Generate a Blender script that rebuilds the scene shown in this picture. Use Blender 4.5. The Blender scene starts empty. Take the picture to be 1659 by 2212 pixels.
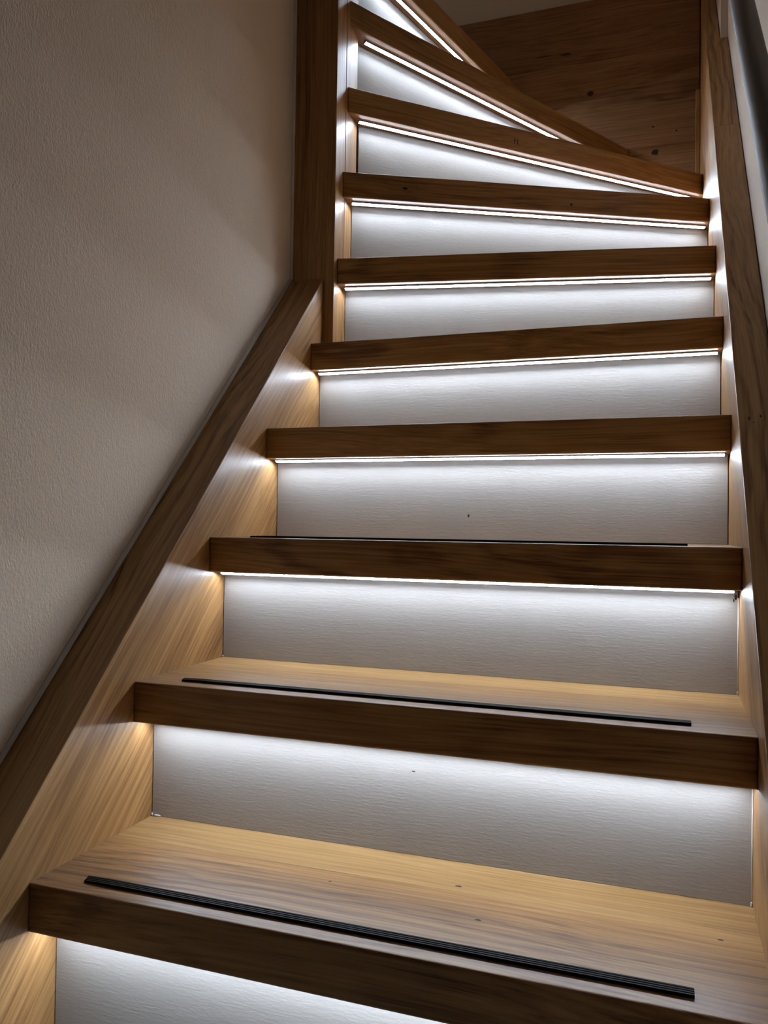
import bpy, bmesh, math, random
from mathutils import Matrix, Vector

random.seed(7)
scene = bpy.context.scene
col = scene.collection

# ------------------------------------------------------------------ camera
F_PX, IMG_H = 1743.24, 2212.0
YAW, PITCH, ROLL = 0.3324, 0.0203, -0.0145
CAM = Vector((0.6409, -0.7044, 0.5717))
fw = Vector((-math.sin(YAW) * math.cos(PITCH), math.cos(YAW) * math.cos(PITCH), math.sin(PITCH)))
rt = Vector((math.cos(YAW), math.sin(YAW), 0.0))
dn = fw.cross(rt)
rt2 = math.cos(ROLL) * rt + math.sin(ROLL) * dn
dn2 = -math.sin(ROLL) * rt + math.cos(ROLL) * dn
cam_data = bpy.data.cameras.new('camera')
cam = bpy.data.objects.new('camera', cam_data)
col.objects.link(cam)
cam_data.sensor_fit = 'VERTICAL'
cam_data.sensor_height = 24.0
cam_data.lens = F_PX * 24.0 / IMG_H
cam_data.clip_start = 0.02
mw = Matrix((rt2, -dn2, -fw)).transposed().to_4x4()
mw.translation = CAM
cam.matrix_world = mw
scene.camera = cam

# ------------------------------------------------------------------ world and exposure
world = bpy.data.worlds.new('world')
scene.world = world
world.use_nodes = True
bg = world.node_tree.nodes['Background']
bg.inputs['Color'].default_value = (1.0, 0.80, 0.62, 1)
bg.inputs['Strength'].default_value = 0.004
scene.view_settings.view_transform = 'Standard'
scene.view_settings.look = 'None'
scene.view_settings.gamma = 1.0
scene.view_settings.use_curve_mapping = False
scene.view_settings.exposure = 0.0
LED_STRENGTH = 92.0
LED_COLOR = (0.73, 0.845, 1.0, 1)

# dim warm light spilling down from the upper floor, where the stair turns left
up_data = bpy.data.lights.new('upstairs_light', 'AREA')
up_data.shape = 'RECTANGLE'
up_data.size, up_data.size_y = 1.0, 0.8
up_data.energy = 4.5
up_data.color = (1.0, 0.80, 0.62)
up = bpy.data.objects.new('upstairs_light', up_data)
col.objects.link(up)
up.location = (-1.0, 1.1, 3.25)
up.rotation_euler = (Vector((0.75, 0.5, 1.6)) - Vector(up.location)).to_track_quat('-Z', 'Y').to_euler()

# ------------------------------------------------------------------ stair measures
R = 0.185            # rise
G = 0.1767           # going of the straight steps
T = 0.0521           # tread thickness
W = 0.7322           # inner width
XP = 0.0227          # side face of the newel post
YP = 0.7619          # front face of the newel post
D = 1.6756           # front of the wide panel on the back wall
OVER = 0.044         # overhang of the nosing in front of the riser
XWL = -0.072         # left wall surface
XWR = 0.781          # right wall surface
PANEL_TOP = 2.117
CEIL = 3.3

# nosing lines: left point, right point (right-hand end first reached), plan view
NOSE = {}
for i in range(1, 6):
    NOSE[i] = (Vector((0, (i - 1) * G)), Vector((W, (i - 1) * G)))
NOSE[6] = (Vector((XP, 0.7759)), Vector((W, 0.9112)))
NOSE[7] = (Vector((XP, 0.7992)), Vector((W, 1.1551)))
NOSE[8] = (Vector((XP, 0.8202)), Vector((W, 1.4689)))
NOSE[9] = (Vector((XP, 0.8277)), Vector((0.5397, D)))
NOSE[10] = (Vector((0.0255, 0.8527)), Vector((0.2622, D)))
NOSE[11] = (Vector((0.01, 0.93)), Vector((-0.17, D)))


def frame2(i):
    a, b = NOSE[i]
    d = (b - a).normalized()
    return a, d, Vector((-d.y, d.x))


def clip(poly, n, c):
    """keep the part of a convex polygon where n.p >= c"""
    out = []
    for k in range(len(poly)):
        p, q = poly[k], poly[(k + 1) % len(poly)]
        fp, fq = n.dot(p) - c, n.dot(q) - c
        if fp >= 0:
            out.append(p)
        if (fp >= 0) != (fq >= 0):
            out.append(p + (q - p) * (fp / (fp - fq)))
    return out


def region(i):
    xl = 0.0 if i <= 5 else (XP if i <= 8 else (-0.06 if i == 9 else -0.8))
    return [Vector((xl, -1)), Vector((W, -1)), Vector((W, D)), Vector((xl, D))]


def band(i, o0, o1, gap=0.0, xl=None):
    """plan polygon of the strip between two offsets behind nosing i, inside the stair well"""
    a, d, n = frame2(i)
    poly = region(i)
    if i >= 9:
        x_ = XP if xl is None else xl
        poly = [Vector((x_, -1)), Vector((W, -1)), Vector((W, D)), Vector((x_, D))]
    if gap:
        x0, x1 = min(p.x for p in poly) + gap, max(p.x for p in poly) - gap
        poly = [Vector((x0, -1)), Vector((x1, -1)), Vector((x1, D - gap)), Vector((x0, D - gap))]
    poly = clip(poly, n, n.dot(a) + o0)
    return clip(poly, -n, -(n.dot(a) + o1))


# ------------------------------------------------------------------ object helpers
WM = {}


def link(o, parent=None, m=None):
    col.objects.link(o)
    m = m or Matrix.Identity(4)
    if parent is not None:
        o.parent = parent
        o.matrix_basis = WM[parent.name].inverted() @ m
    else:
        o.matrix_basis = m
    WM[o.name] = m
    return o


def empty(name, loc, label, cat, group=None):
    o = bpy.data.objects.new(name, None)
    o.empty_display_size = 0.05
    link(o, None, Matrix.Translation(Vector(loc)))
    o['label'] = label
    o['category'] = cat
    if group:
        o['group'] = group
    return o


def basis(xaxis, zhint=(0, 0, 1), loc=(0, 0, 0)):
    x = Vector(xaxis).normalized()
    z = Vector(zhint)
    y = z.cross(x).normalized()
    z = x.cross(y).normalized()
    m = Matrix((x, y, z)).transposed().to_4x4()
    m.translation = Vector(loc)
    return m


def add_obj(name, bm, mat, parent=None, m=None, label=None, smooth=False):
    """bm is in world coordinates, m is the local frame (X along the grain)"""
    m = m or Matrix.Identity(4)
    bm.transform(m.inverted())
    bmesh.ops.recalc_face_normals(bm, faces=bm.faces)
    me = bpy.data.meshes.new(name)
    bm.to_mesh(me)
    bm.free()
    if smooth:
        for p in me.polygons:
            p.use_smooth = True
    me.materials.append(mat)
    o = bpy.data.objects.new(name, me)
    link(o, parent, m)
    if label:
        o['label'] = label
    return o


def bm_prism(poly, z0, z1, bev=0.0, seg=2):
    bm = bmesh.new()
    lo = [bm.verts.new((p[0], p[1], z0)) for p in poly]
    hi = [bm.verts.new((p[0], p[1], z1)) for p in poly]
    bm.faces.new(lo[::-1])
    bm.faces.new(hi)
    for k in range(len(poly)):
        j = (k + 1) % len(poly)
        bm.faces.new((lo[k], lo[j], hi[j], hi[k]))
    if bev:
        bmesh.ops.bevel(bm, geom=list(bm.edges), offset=bev, segments=seg, profile=0.5, affect='EDGES')
    return bm


def bm_tread(poly, z0, z1, n, c, r=0.0025):
    """prism whose nosing edges (where n.p = c) are rounded"""
    bm = bm_prism(poly, z0, z1)
    bmesh.ops.recalc_face_normals(bm, faces=bm.faces)
    es = [e for e in bm.edges if all(abs(n.x * v.co.x + n.y * v.co.y - c) < 1e-5 for v in e.verts)]
    bmesh.ops.bevel(bm, geom=es, offset=r, segments=3, profile=0.5, affect='EDGES')
    return bm


def bm_prism_x(poly, x0, x1, bev=0.0, seg=2):
    """polygon in (y, z) pushed along x"""
    bm = bmesh.new()
    lo = [bm.verts.new((x0, p[0], p[1])) for p in poly]
    hi = [bm.verts.new((x1, p[0], p[1])) for p in poly]
    bm.faces.new(lo[::-1])
    bm.faces.new(hi)
    for k in range(len(poly)):
        j = (k + 1) % len(poly)
        bm.faces.new((lo[k], lo[j], hi[j], hi[k]))
    bmesh.ops.recalc_face_normals(bm, faces=bm.faces)
    if bev:
        bmesh.ops.bevel(bm, geom=list(bm.edges), offset=bev, segments=seg, profile=0.5, affect='EDGES')
    return bm


def bm_box(x0, x1, y0, y1, z0, z1, bev=0.0, seg=2):
    return bm_prism([(x0, y0), (x1, y0), (x1, y1), (x0, y1)], z0, z1, bev, seg)


# ------------------------------------------------------------------ materials
def new_mat(name):
    m = bpy.data.materials.new(name)
    m.use_nodes = True
    nt = m.node_tree
    return m, nt, nt.nodes['Principled BSDF'], nt.nodes.new


def mathn(nt, op, a, b=None, c=None, clampit=False):
    n = nt.nodes.new('ShaderNodeMath')
    n.operation = op
    n.use_clamp = clampit
    for k, v in enumerate((a, b, c)):
        if v is None:
            continue
        if isinstance(v, (int, float)):
            n.inputs[k].default_value = v
        else:
            nt.links.new(v, n.inputs[k])
    return n.outputs[0]


def noise(nt, vec, scale, detail=4, rough=0.55, dist=0.0):
    n = nt.nodes.new('ShaderNodeTexNoise')
    n.inputs['Scale'].default_value = scale
    n.inputs['Detail'].default_value = detail
    n.inputs['Roughness'].default_value = rough
    n.inputs['Distortion'].default_value = dist
    nt.links.new(vec, n.inputs['Vector'])
    return n.outputs['Fac']


def mapping(nt, vec, scale):
    n = nt.nodes.new('ShaderNodeVectorMath')
    n.operation = 'MULTIPLY'
    n.inputs[1].default_value = scale
    nt.links.new(vec, n.inputs[0])
    return n.outputs[0]


def ramp(nt, fac, stops):
    n = nt.nodes.new('ShaderNodeValToRGB')
    e = n.color_ramp.elements
    e[0].position, e[0].color = stops[0][0], (*stops[0][1], 1)
    e[1].position, e[1].color = stops[-1][0], (*stops[-1][1], 1)
    for p, c in stops[1:-1]:
        x = e.new(p)
        x.color = (*c, 1)
    nt.links.new(fac, n.inputs['Fac'])
    return n.outputs['Color']


def mixc(nt, fac, a, b, mode='MIX'):
    n = nt.nodes.new('ShaderNodeMix')
    n.data_type = 'RGBA'
    n.blend_type = mode
    for s, v in ((n.inputs[0], fac), (n.inputs[6], a), (n.inputs[7], b)):
        if isinstance(v, (int, float)):
            s.default_value = v
        elif isinstance(v, tuple):
            s.default_value = v
        else:
            nt.links.new(v, s)
    return n.outputs[2]


def object_coords(nt):
    tc = nt.nodes.new('ShaderNodeTexCoord')
    info = nt.nodes.new('ShaderNodeObjectInfo')
    off = nt.nodes.new('ShaderNodeVectorMath')
    off.operation = 'MULTIPLY_ADD'
    comb = nt.nodes.new('ShaderNodeCombineXYZ')
    for k in range(3):
        nt.links.new(info.outputs['Random'], comb.inputs[k])
    nt.links.new(comb.outputs[0], off.inputs[0])
    off.inputs[1].default_value = (37.0, 19.0, 11.0)
    nt.links.new(tc.outputs['Object'], off.inputs[2])
    return off.outputs[0], info.outputs['Random']


def make_oak(name, light, mid, dark, rough=0.40, figure=1.0, coat=0.06):
    m, nt, b, N = new_mat(name)
    v, rnd = object_coords(nt)
    # slow warp so the grain wanders
    warp = noise(nt, mapping(nt, v, (1.1, 3.5, 3.5)), 1.0, 2, 0.5)
    warpv = N('ShaderNodeCombineXYZ')
    w1 = mathn(nt, 'MULTIPLY', mathn(nt, 'SUBTRACT', warp, 0.5), 0.10)
    nt.links.new(w1, warpv.inputs[1])
    nt.links.new(w1, warpv.inputs[2])
    add = N('ShaderNodeVectorMath')
    add.operation = 'ADD'
    nt.links.new(v, add.inputs[0])
    nt.links.new(warpv.outputs[0], add.inputs[1])
    vv = add.outputs[0]
    broad = noise(nt, mapping(nt, vv, (0.9, 14, 14)), 1.0, 3, 0.5)
    streak = noise(nt, mapping(nt, vv, (2.4, 95, 95)), 1.0, 5, 0.68)
    lines = noise(nt, mapping(nt, vv, (3.0, 260, 260)), 1.0, 2, 0.5)
    fine = noise(nt, mapping(nt, vv, (9.0, 420, 420)), 1.0, 2, 0.5)
    # cathedral figure: stretched growth rings
    wav = N('ShaderNodeTexWave')
    wav.wave_type = 'BANDS'
    wav.bands_direction = 'Y'
    wav.inputs['Scale'].default_value = 14.0
    wav.inputs['Distortion'].default_value = 7.0
    wav.inputs['Detail'].default_value = 2.0
    wav.inputs['Detail Scale'].default_value = 0.9
    nt.links.new(mapping(nt, vv, (0.42, 1.25, 1.25)), wav.inputs['Vector'])
    ring = mathn(nt, 'POWER', wav.outputs['Fac'], 3.0)
    figmask = mathn(nt, 'MULTIPLY', mathn(nt, 'SUBTRACT', noise(nt, mapping(nt, v, (0.9, 6, 6)), 1.0, 1, 0.5), 0.42), 4.0, clampit=True)
    fac = mathn(nt, 'ADD', mathn(nt, 'MULTIPLY', broad, 0.30), mathn(nt, 'ADD', mathn(nt, 'MULTIPLY', streak, 0.34), mathn(nt, 'MULTIPLY', lines, 0.36)))
    fac = mathn(nt, 'SUBTRACT', fac, mathn(nt, 'MULTIPLY', mathn(nt, 'MULTIPLY', ring, figmask), 0.12 * figure))
    colr = ramp(nt, fac, [(0.34, dark), (0.49, mid), (0.60, light)])
    # pores: short dark dashes
    pore = mathn(nt, 'MULTIPLY', mathn(nt, 'SUBTRACT', fine, 0.57), 7.0, clampit=True)
    porem = mathn(nt, 'MULTIPLY', pore, mathn(nt, 'ADD', 0.25, mathn(nt, 'MULTIPLY', ring, mathn(nt, 'MULTIPLY', figmask, 0.75))))
    colr = mixc(nt, mathn(nt, 'MULTIPLY', porem, 0.9), colr, (dark[0] * 0.35, dark[1] * 0.30, dark[2] * 0.28, 1))
    # every board a shade of its own
    tint = mathn(nt, 'ADD', 0.90, mathn(nt, 'MULTIPLY', rnd, 0.20))
    tc = N('ShaderNodeVectorMath')
    tc.operation = 'SCALE'
    nt.links.new(colr, tc.inputs[0])
    nt.links.new(tint, tc.inputs['Scale'])
    nt.links.new(tc.outputs[0], b.inputs['Base Color'])
    rg = mathn(nt, 'ADD', rough - 0.05, mathn(nt, 'MULTIPLY', streak, 0.12))
    nt.links.new(rg, b.inputs['Roughness'])
    b.inputs['Specular IOR Level'].default_value = 0.35
    b.inputs['Coat Weight'].default_value = coat
    b.inputs['Coat Roughness'].default_value = 0.25
    h = mathn(nt, 'ADD', mathn(nt, 'MULTIPLY', streak, 0.5), mathn(nt, 'MULTIPLY', porem, -0.8))
    bump = N('ShaderNodeBump')
    bump.inputs['Strength'].default_value = 0.25
    bump.inputs['Distance'].default_value = 0.0006
    nt.links.new(h, bump.inputs['Height'])
    nt.links.new(bump.outputs[0], b.inputs['Normal'])
    return m


OAK = make_oak('oak', (0.440, 0.250, 0.100), (0.335, 0.173, 0.062), (0.16, 0.072, 0.025))
OAK_LIGHT = make_oak('oak_light', (0.43, 0.260, 0.108), (0.345, 0.195, 0.074), (0.22, 0.108, 0.038))
OAK_PANEL = make_oak('oak_panel', (0.36, 0.195, 0.095), (0.28, 0.145, 0.066), (0.15, 0.072, 0.03), rough=0.42)


def make_paint(name, base, rough, scales, strength, dist):
    m, nt, b, N = new_mat(name)
    v, rnd = object_coords(nt)
    n1 = noise(nt, mapping(nt, v, scales[0]), 1.0, 4, 0.6)
    n2 = noise(nt, mapping(nt, v, scales[1]), 1.0, 3, 0.55)
    n3 = noise(nt, v, 2.2, 2, 0.5)
    h = mathn(nt, 'ADD', mathn(nt, 'MULTIPLY', n1, 0.55), mathn(nt, 'MULTIPLY', n2, 0.45))
    bump = N('ShaderNodeBump')
    bump.inputs['Strength'].default_value = strength
    bump.inputs['Distance'].default_value = dist
    nt.links.new(h, bump.inputs['Height'])
    nt.links.new(bump.outputs[0], b.inputs['Normal'])
    c = ramp(nt, n3, [(0.3, tuple(x * 0.96 for x in base)), (0.7, base)])
    nt.links.new(c, b.inputs['Base Color'])
    b.inputs['Roughness'].default_value = rough
    b.inputs['Specular IOR Level'].default_value = 0.25
    return m


RISER = make_paint('white_riser_paint', (0.36, 0.33, 0.302), 0.5, ((32, 300, 300), (120, 420, 420)), 0.5, 0.0010)
PLASTER = make_paint('wall_plaster', (0.75, 0.635, 0.515), 0.85, ((150, 160, 110), (300, 330, 230)), 0.65, 0.0030)
FLOOR = make_paint('floor_tile', (0.16, 0.14, 0.12), 0.6, ((20, 20, 20), (120, 120, 120)), 0.2, 0.001)
PLASTER_PLAIN = make_paint('plain_plaster', (0.68, 0.59, 0.50), 0.85, ((60, 60, 60), (200, 200, 200)), 0.3, 0.001)
CAULK = make_paint('caulk', (0.62, 0.57, 0.51), 0.7, ((60, 60, 60), (200, 200, 200)), 0.3, 0.001)


def make_metal(name, base, metallic, rough):
    m, nt, b, N = new_mat(name)
    v, rnd = object_coords(nt)
    n = noise(nt, mapping(nt, v, (6, 300, 300)), 1.0, 3, 0.6)
    c = ramp(nt, n, [(0.3, tuple(x * 0.85 for x in base)), (0.7, base)])
    nt.links.new(c, b.inputs['Base Color'])
    b.inputs['Metallic'].default_value = metallic
    nt.links.new(mathn(nt, 'ADD', rough - 0.05, mathn(nt, 'MULTIPLY', n, 0.1)), b.inputs['Roughness'])
    return m


ALU = make_metal('aluminium', (0.45, 0.45, 0.46), 0.9, 0.4)
FLANGE = make_metal('grey_plastic', (0.30, 0.30, 0.30), 0.0, 0.6)
RAIL = make_metal('rail_metal', (0.24, 0.215, 0.20), 0.2, 0.52)
RUBBER = make_metal('black_rubber', (0.008, 0.0075, 0.007), 0.0, 0.6)
RUBBER.node_tree.nodes['Principled BSDF'].inputs['Specular IOR Level'].default_value = 0.12
DARK = make_metal('dark_mark', (0.03, 0.017, 0.01), 0.0, 0.8)


def make_led():
    m, nt, b, N = new_mat('led_diffuser')
    tc = N('ShaderNodeTexCoord')
    sep = N('ShaderNodeSeparateXYZ')
    nt.links.new(tc.outputs['Object'], sep.inputs[0])
    s = mathn(nt, 'SINE', mathn(nt, 'MULTIPLY', sep.outputs[0], 2 * math.pi / 0.0083))
    st = mathn(nt, 'MULTIPLY', mathn(nt, 'ADD', 1.0, mathn(nt, 'MULTIPLY', s, 0.35)), LED_STRENGTH)
    b.inputs['Base Color'].default_value = (0.8, 0.8, 0.8, 1)
    b.inputs['Emission Color'].default_value = LED_COLOR
    nt.links.new(st, b.inputs['Emission Strength'])
    return m


LED = make_led()

# ------------------------------------------------------------------ the room
def struct(o):
    o['kind'] = 'structure'
    return o


struct(add_obj('floor', bm_box(-1.6, 2.0, -2.4, 1.8, -0.08, 0.0), FLOOR, None, basis((0, 1, 0))))
struct(add_obj('wall_left', bm_box(-0.22, XWL, -0.45, 0.80, 0.0, CEIL), PLASTER))
bmw = bm_prism([(XWR, -0.60), (XWR + 0.2, -0.60), (XWR + 0.2, D + 0.03), (XWR - 0.0165, D + 0.03),
                (XWR - 0.0165, 1.36), (XWR, 1.36)], 0.0, CEIL)
struct(add_obj('wall_right', bmw, PLASTER_PLAIN))
struct(add_obj('wall_back', bm_box(-1.6, XWR + 0.2, D + 0.032, D + 0.2, 0.0, CEIL), PLASTER_PLAIN))

# ------------------------------------------------------------------ the staircase
stair = empty('staircase', (W / 2, 0, 0), 'winding oak staircase with thick treads and white risers, turning left at the top', 'staircase')


def slope_frame(loc, m):
    return basis((0, 1, m), (0, -m, 1), loc)


# left string board
mL, cL = 1.0488, 0.2675
y0, y1 = -0.15, YP - 0.0005
poly = [(y0, 0.0), (0.10, 0.0), (y1, mL * y1 + cL - 0.42), (y1, mL * y1 + cL), (y0, mL * y0 + cL)]
add_obj('stringer', bm_prism_x(poly, XWL + 0.001, 0.0, 0.0015, 2), OAK, stair, slope_frame((0, 0, 0), mL),
        'sloping oak string board along the left wall')

# right string board, in two lengths butted together
mR, cR = 1.113, 0.2462
yj, yn = 1.0266, 1.36


def rtop(y):
    return mR * y + cR


poly = [(-0.15, 0.0), (0.35, 0.0), (yj - 0.0004, rtop(yj) - 0.62), (yj - 0.0004, rtop(yj)), (-0.15, rtop(-0.15))]
add_obj('stringer', bm_prism_x(poly, W, XWR - 0.001, 0.0015, 2), OAK, stair, slope_frame((0, 0.3, 0), mR),
        'sloping oak string board along the right wall')
bm = bm_prism([(W, yj), (XWR - 0.001, yj), (XWR - 0.001, yn - 0.001), (XWR - 0.018, yn - 0.001), (XWR - 0.018, D), (W, D)], 0, 1)
for v_ in bm.verts:
    v_.co.z = rtop(v_.co.y) - (0.0 if v_.co.z > 0.5 else 0.70)
bmesh.ops.recalc_face_normals(bm, faces=bm.faces)
bmesh.ops.bevel(bm, geom=list(bm.edges), offset=0.0015, segments=2, profile=0.5, affect='EDGES')
add_obj('stringer', bm, OAK, stair, slope_frame((0, 1.1, 0.3), mR), 'upper length of the right string board with a notch at its top')

# newel post of two glued boards
post = add_obj('newel_post', bm_box(-0.07, XP, YP, 0.8112, 0.0, CEIL - 0.01, 0.0015), OAK, stair,
               basis((0, 0, 1), (0, -1, 0)), 'tall dark oak newel post at the inner corner')
add_obj('board', bm_box(-0.07, XP, 0.8122, 0.874, 0.0, CEIL - 0.01, 0.0015), OAK, post, basis((0, 0, 1), (0, -1, 0), (0.3, 0, 0)))

# wide panel of horizontal boards closing the winders at the back wall
zs = [1.40, 1.49, 1.575, 1.665, 1.755, 1.84, 1.935, 2.03, PANEL_TOP]
panel = add_obj('stringer_panel', bm_box(-1.0, W + 0.02, D + 0.006, D + 0.03, 1.40, PANEL_TOP - 0.004), OAK_PANEL, stair,
                basis((1, 0, 0)), 'wide wall string of horizontal oak boards in the corner')
for k in range(len(zs) - 1):
    add_obj('board', bm_box(-1.0, W - 0.003, D, D + 0.02, zs[k] + 0.00005, zs[k + 1] - 0.00005, 0.0005, 1), OAK_PANEL, panel,
            basis((1, 0, 0), (0, 0, 1), (0.1 * k, 0, zs[k])))
# slim cover strip in the corner between panel and right string board
add_obj('corner_strip', bm_box(W - 0.0125, W - 0.0005, D - 0.014, D - 0.0005, 1.43, 1.80, 0.002), OAK, stair, basis((0, 0, 1), (0, -1, 0)))

ORD = {1: 'lowest', 2: 'second', 3: 'third', 4: 'fourth', 5: 'fifth', 6: 'sixth', 7: 'seventh', 8: 'eighth', 9: 'ninth', 10: 'tenth'}
TREAD, RIS = {}, {}
for i in range(1, 11):
    a, d, n = frame2(i)
    z1 = i * R
    z0 = z1 - T
    # tread from its nosing back to behind the next riser
    a2, d2, n2 = frame2(i + 1)
    back = lambda o: (-n2, -(n2.dot(a2) + o))
    poly = clip(region(i), n, n.dot(a))
    poly = clip(poly, *back(OVER + 0.012))
    if i >= 9:
        poly = clip(poly, Vector((0, 1)), 0.80 if i == 9 else 0.86)
    fr = basis((d.x, d.y, 0), (0, 0, 1), (a.x, a.y, z0))
    if i <= 2:
        split = 0.146 if i == 1 else 0.150
        front = clip(poly, -n, -(n.dot(a) + split))
        rear = clip(poly, n, n.dot(a) + split)
        TREAD[i] = add_obj('tread', bm_tread(front, z0, z1, n, n.dot(a)), OAK, stair, fr)
        fr2 = basis((d.x, d.y, 0), (0, 0, 1), (a.x + 0.4, a.y, z0 - 0.2))
        add_obj('board', bm_prism(rear, z0, z1, 0.0002, 1), OAK_LIGHT, TREAD[i], fr2)
    else:
        TREAD[i] = add_obj('tread', bm_tread(poly, z0, z1, n, n.dot(a)), OAK, stair, fr)
    # riser under it
    rp = band(i, OVER, OVER + 0.012, 0.0014, -0.06)
    RIS[i] = add_obj('riser', bm_prism(rp, (i - 1) * R + 0.0004, z0 - 0.0004), RISER, stair,
                     basis((d.x, d.y, 0), (0, 0, 1), (a.x, a.y, z0)))

# ------------------------------------------------------------------ light strips under the nosings
for i in range(1, 11):
    a, d, n = frame2(i)
    z0 = i * R - T
    lab = 'white LED light strip glowing under the %s oak tread from the bottom' % ORD[i]
    mid = (NOSE[i][0] + NOSE[i][1]) / 2 + n * 0.025
    th = empty('led_light_strip', (mid.x, mid.y, z0), lab, 'light strip', 'LED strips under the treads')
    fr = basis((d.x, d.y, 0), (0, 0, 1), (mid.x, mid.y, z0))
    gap = 0.004
    O0, O1 = 0.0205, 0.0290

    def strip(o0, o1, za, zb, trim):
        pl = band(i, o0, o1, gap)
        s = [d.dot(p) for p in pl]
        nn = [n.dot(p) for p in pl]
        c0 = n.dot(a) + o0
        c1 = n.dot(a) + o1
        # square-cut ends inside the well
        lo = max(min(sv for sv, nv in zip(s, nn) if abs(nv - c) < 1e-6) for c in (c0, c1)) + trim
        hi = min(max(sv for sv, nv in zip(s, nn) if abs(nv - c) < 1e-6) for c in (c0, c1)) - trim
        P = lambda sv, nv: (d * sv + n * nv)
        return [P(lo, c0), P(hi, c0), P(hi, c1), P(lo, c1)], lo, hi, c0, c1

    base, lo, hi, c0, c1 = strip(O0, O1, 0, 0, 0.002)
    add_obj('profile', bm_prism(base, z0 - 0.0014, z0), ALU, th, fr)
    P = lambda sv, nv: (d * sv + n * nv)
    # rear flange of the channel
    add_obj('flange', bm_prism([P(lo, c1 - 0.0014), P(hi, c1 - 0.0014), P(hi, c1), P(lo, c1)], z0 - 0.00455, z0 - 0.0015), FLANGE, th, fr)

    add_obj('flange', bm_prism([P(lo, c0), P(hi, c0), P(hi, c0 + 0.0012), P(lo, c0 + 0.0012)], z0 - 0.0022, z0 - 0.0015), FLANGE, th, fr)

    def wedge(sa, sb, na, nb, f, r):
        """bar under the profile, its underside tilted forward (f, r: drop at front and rear)"""
        bm = bmesh.new()
        vs = []
        for sv in (sa, sb):
            for nv, zz in ((na, 0.0014), (na, f), (nb, r), (nb, 0.0014)):
                p = P(sv, nv)
                vs.append(bm.verts.new((p.x, p.y, z0 - zz)))
        for q in ((0, 1, 2, 3), (7, 6, 5, 4), (0, 4, 5, 1), (1, 5, 6, 2), (2, 6, 7, 3), (3, 7, 4, 0)):
            bm.faces.new([vs[k] for k in q])
        return bm

    add_obj('diffuser', wedge(lo + 0.0015, hi - 0.0015, c0 + 0.0014, c1 - 0.0016, 0.0023, 0.0048), LED, th, fr)
    for sv in (lo, hi - 0.0014):
        add_obj('end_cap', wedge(sv, sv + 0.0014, c0 + 0.0010, c1 - 0.0015, 0.0028, 0.0049), ALU, th, fr)

# ------------------------------------------------------------------ black anti-slip strips lying on the three lowest treads
def grip_strip(i, x0, x1, ya, yb, lab):
    z = i * R
    w = yb - ya
    # ridged profile, extruded along x
    prof = [(0, 0), (0.0004, 0.0016)]
    nr = 4
    for k in range(nr):
        c = 0.001 + (w - 0.002) * k / (nr - 1)
        prof += [(c - 0.0009, 0.0030), (c + 0.0009, 0.0030)]
        if k < nr - 1:
            c2 = 0.001 + (w - 0.002) * (k + 0.5) / (nr - 1)
            prof += [(c2, 0.0020)]
    prof += [(w - 0.0004, 0.0016), (w, 0)]
    bm = bmesh.new()
    rows = []
    N_ = 24
    for s in range(N_ + 1):
        f = s / N_
        sk = 0.004 if s == 0 else 0.0
        rows.append([bm.verts.new((x0 + (x1 - x0) * f + sk * (1 - q[0] / w), ya + q[0] - 0.0008 * f, z + 0.0001 + q[1] * (0.75 if s == 0 else 1))) for q in prof])
    for s in range(N_):
        for k in range(len(prof) - 1):
            bm.faces.new((rows[s][k], rows[s + 1][k], rows[s + 1][k + 1], rows[s][k + 1]))
        bm.faces.new((rows[s][-1], rows[s + 1][-1], rows[s + 1][0], rows[s][0]))
    bm.faces.new(rows[0])
    bm.faces.new(rows[-1][::-1])
    o = add_obj('anti_slip_strip', bm, RUBBER, None, Matrix.Translation((x0, ya, z)))
    o['label'] = lab
    o['category'] = 'grip strip'
    o['group'] = 'black grip strips on the treads'


grip_strip(1, 0.050, 0.669, 0.0225, 0.0345, 'black ridged anti-slip strip on the lowest oak tread, nearest the viewer')
grip_strip(2, 0.050, 0.671, G + 0.0262, G + 0.0382, 'black anti-slip strip on the second oak tread from the bottom')
grip_strip(3, 0.050, 0.671, 2 * G + 0.026, 2 * G + 0.038, 'thin dark anti-slip strip seen edge-on on the third tread')

# ------------------------------------------------------------------ handrail on the right wall
hr = empty('handrail', (XWR, 0.3, 0.0), 'dark grey round metal handrail along the right wall', 'handrail')


def bm_tube(pts, r, seg=20):
    bm = bmesh.new()
    rings = []
    for k, p in enumerate(pts):
        t = (pts[min(k + 1, len(pts) - 1)] - pts[max(k - 1, 0)]).normalized()
        u = t.cross(Vector((1, 0, 0)))
        if u.length < 1e-3:
            u = t.cross(Vector((0, 0, 1)))
        u.normalize()
        w = t.cross(u)
        rings.append([bm.verts.new(p + r * (math.cos(2 * math.pi * s / seg) * u + math.sin(2 * math.pi * s / seg) * w)) for s in range(seg)])
    for k in range(len(rings) - 1):
        for s in range(seg):
            bm.faces.new((rings[k][s], rings[k][(s + 1) % seg], rings[k + 1][(s + 1) % seg], rings[k + 1][s]))
    bm.faces.new(rings[0][::-1])
    bm.faces.new(rings[-1])
    return bm


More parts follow.
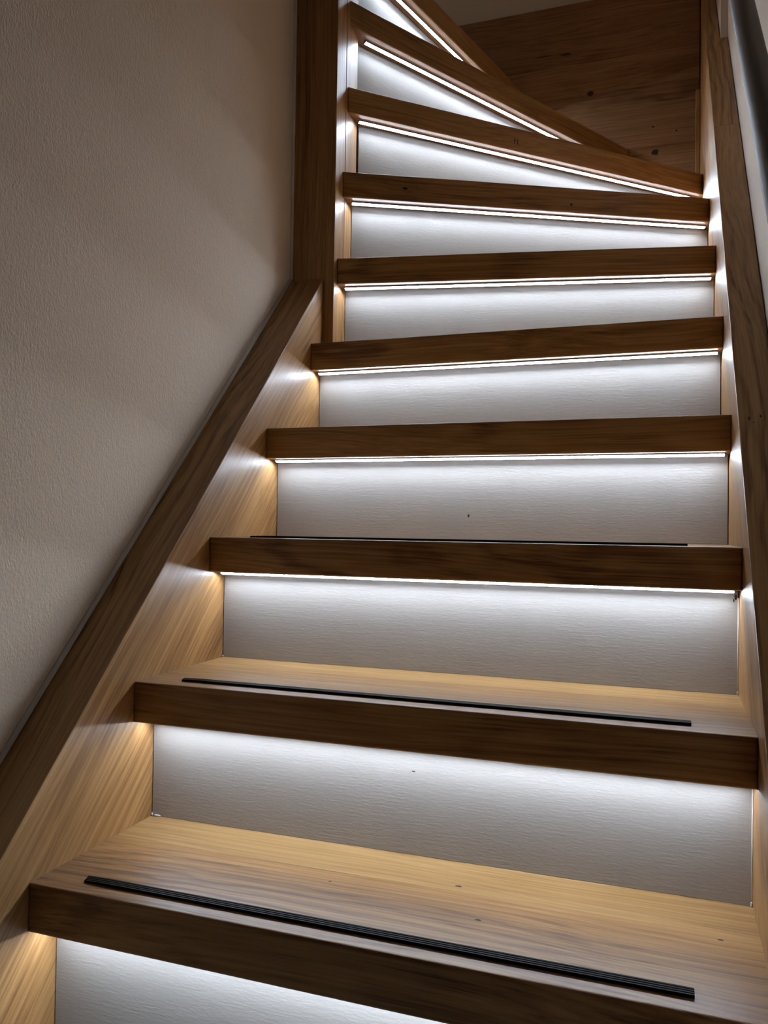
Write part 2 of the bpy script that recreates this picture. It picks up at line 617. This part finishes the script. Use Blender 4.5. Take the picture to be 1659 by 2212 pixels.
RX, RR = 0.735, 0.0143
RY, RZ, RM = 0.40, 1.2332, 1.06
rail_pt = lambda y: Vector((RX, y, RZ + RM * (y - RY)))
add_obj('rail', bm_tube([rail_pt(-0.45), rail_pt(0.2), rail_pt(0.8), rail_pt(1.3)], RR, 28), RAIL, hr, basis((0, 1, RM), (0, -RM, 1)), smooth=True)
for yb in (-0.35, 1.15):
    p = rail_pt(yb)
    br = add_obj('bracket', bm_tube([p - Vector((0, 0, RR * 0.9)), p - Vector((0, 0, 0.05)), Vector((XWR - 0.02, yb, p.z - 0.068)), Vector((XWR - 0.004, yb, p.z - 0.07))], 0.006, 12), RAIL, hr, smooth=True)
    add_obj('wall_plate', bm_tube([Vector((XWR - 0.005, yb, p.z - 0.07)), Vector((XWR - 0.0005, yb, p.z - 0.07))], 0.024, 20), RAIL, br)

# ------------------------------------------------------------------ paint beads where plaster meets wood
def bead(name, pts, rad):
    struct(add_obj(name, bm_tube(pts, rad, 10), CAULK, None, None, smooth=True))


off = 0.004
bead('trim_1', [Vector((XWL, y, mL * y + cL + off)) for y in (-0.15, 0.1, 0.3, 0.5, YP - 0.004)], 0.0045)
bead('trim_2', [Vector((XWL + 0.001, YP - 0.001, z)) for z in (mL * YP + cL + 0.003, 1.6, 2.4, CEIL)], 0.004)


# ------------------------------------------------------------------ small marks: knots, a nail hole, scuffs, blobs of caulk
def mark(name, loc, u, v, ru, rv, mat, parent, h=0.0003, seed=0):
    """small flat irregular patch on a surface spanned by u and v"""
    rg = random.Random(seed)
    u, v = Vector(u).normalized(), Vector(v).normalized()
    nrm = u.cross(v).normalized()
    bm = bmesh.new()
    c = Vector(loc)
    top = bm.verts.new(c + nrm * h)
    ring = []
    for k in range(12):
        t = 2 * math.pi * k / 12
        f = 0.75 + 0.4 * rg.random()
        ring.append(bm.verts.new(c + u * (ru * f * math.cos(t)) + v * (rv * f * math.sin(t)) + nrm * 0.00005))
    for k in range(12):
        bm.faces.new((top, ring[k], ring[(k + 1) % 12]))
    me = bpy.data.meshes.new(name)
    bm.to_mesh(me)
    bm.free()
    me.materials.append(mat)
    link(bpy.data.objects.new(name, me), parent)


EX, EZ = (1, 0, 0), (0, 0, 1)
for k, (x, z, ru, rv) in enumerate([(0.434, 1.8423, 0.009, 0.008), (0.6138, 1.6449, 0.010, 0.009), (0.6083, 1.7184, 0.003, 0.003),
                                    (0.67, 1.6987, 0.003, 0.003), (0.365, 1.9702, 0.016, 0.003), (0.30, 1.9740, 0.03, 0.0012)]):
    mark('knot', (x, D, z), EX, EZ, ru, rv, DARK, panel, seed=k)
for k, (x, y, ru, rv) in enumerate([(0.4707, 0.0917, 0.003, 0.0016), (0.6963, 0.135, 0.003, 0.0015), (0.30, 0.120, 0.002, 0.001)]):
    mark('knot', (x, y, R), EX, (0, 1, 0), ru, rv, DARK, TREAD[1], seed=20 + k)
mark('knot', (0.4345, 0.1588, R), EX, (0, 1, 0), 0.004, 0.0018, DARK, TREAD[1], seed=30)
_, d8, _ = frame2(8)
mark('knot', (0.3200, 1.0920, 1.4500), (d8.x, d8.y, 0), EZ, 0.0018, 0.007, DARK, TREAD[8], seed=31)
mark('knot', (0.3255, 1.0970, 1.4492), (d8.x, d8.y, 0), EZ, 0.0014, 0.006, DARK, TREAD[8], seed=32)
_, d7, _ = frame2(7)
mark('knot', (0.13752, 0.85680, 1.26879), (d7.x, d7.y, 0), EZ, 0.005, 0.003, DARK, TREAD[7], seed=33)
mark('knot', (0.4546, 1.01585, 1.25942), (d7.x, d7.y, 0), EZ, 0.003, 0.0025, DARK, TREAD[7], seed=34)
mark('nail_hole', (0.3443, 3 * G + OVER, 0.5941), EX, EZ, 0.0018, 0.0026, DARK, RIS[4], seed=35)
mark('scuff', (0.7283, 2 * G + OVER, 0.4915), EX, EZ, 0.0017, 0.0035, DARK, RIS[3], seed=36)
mark('scuff', (0.7262, 2 * G + OVER, 0.4875), EX, EZ, 0.0008, 0.0024, DARK, RIS[3], seed=37)
mark('scuff', (0.3633, G + OVER, 0.2836), EX, EZ, 0.0026, 0.0008, DARK, RIS[2], seed=38)
mr = Vector((0, 1, mR)).normalized()
for k, (x, y, ru, rv) in enumerate([(0.7452, 0.4253, 0.006, 0.002), (0.7590, 0.4280, 0.005, 0.002), (0.7500, 0.4200, 0.003, 0.0012)]):
    mark('knot', (x, y, rtop(y)), EX, mr, rv, ru, DARK, stair, seed=40 + k)


def blob(loc, r, seed):
    rg = random.Random(seed)
    bm = bmesh.new()
    bmesh.ops.create_icosphere(bm, subdivisions=2, radius=1.0)
    for v_ in bm.verts:
        f = 0.75 + 0.5 * rg.random()
        v_.co = Vector((loc[0] + v_.co.x * r[0] * f, loc[1] + v_.co.y * r[1] * f, loc[2] + v_.co.z * r[2] * f))
    add_obj('caulk_blob', bm, CAULK, stair, None, smooth=True)


blob((0.0085, G + OVER - 0.0005, R + 0.001), (0.0055, 0.0016, 0.0014), 1)
blob((0.0010, G + OVER - 0.0005, R + 0.0022), (0.0016, 0.0014, 0.0022), 2)
blob((0.0010, 2 * G + OVER - 0.0005, 2 * R + 0.0016), (0.0013, 0.0012, 0.0016), 3)
blob((W - 0.0010, 2 * G + OVER - 0.0005, 2 * R + 0.0022), (0.0014, 0.0012, 0.0026), 4)
blob((W - 0.0010, G + OVER - 0.0005, R + 0.0022), (0.0014, 0.0012, 0.0026), 5)
# thin line of caulk closing the right-hand joint of the two lowest visible risers
for i in (2, 3):
    add_obj('caulk_line', bm_tube([Vector((W - 0.0007, (i - 1) * G + OVER + 0.0002, z)) for z in ((i - 1) * R + 0.002, (i - 1) * R + 0.06, i * R - T - 0.012)], 0.0009, 8), CAULK, stair, smooth=True)
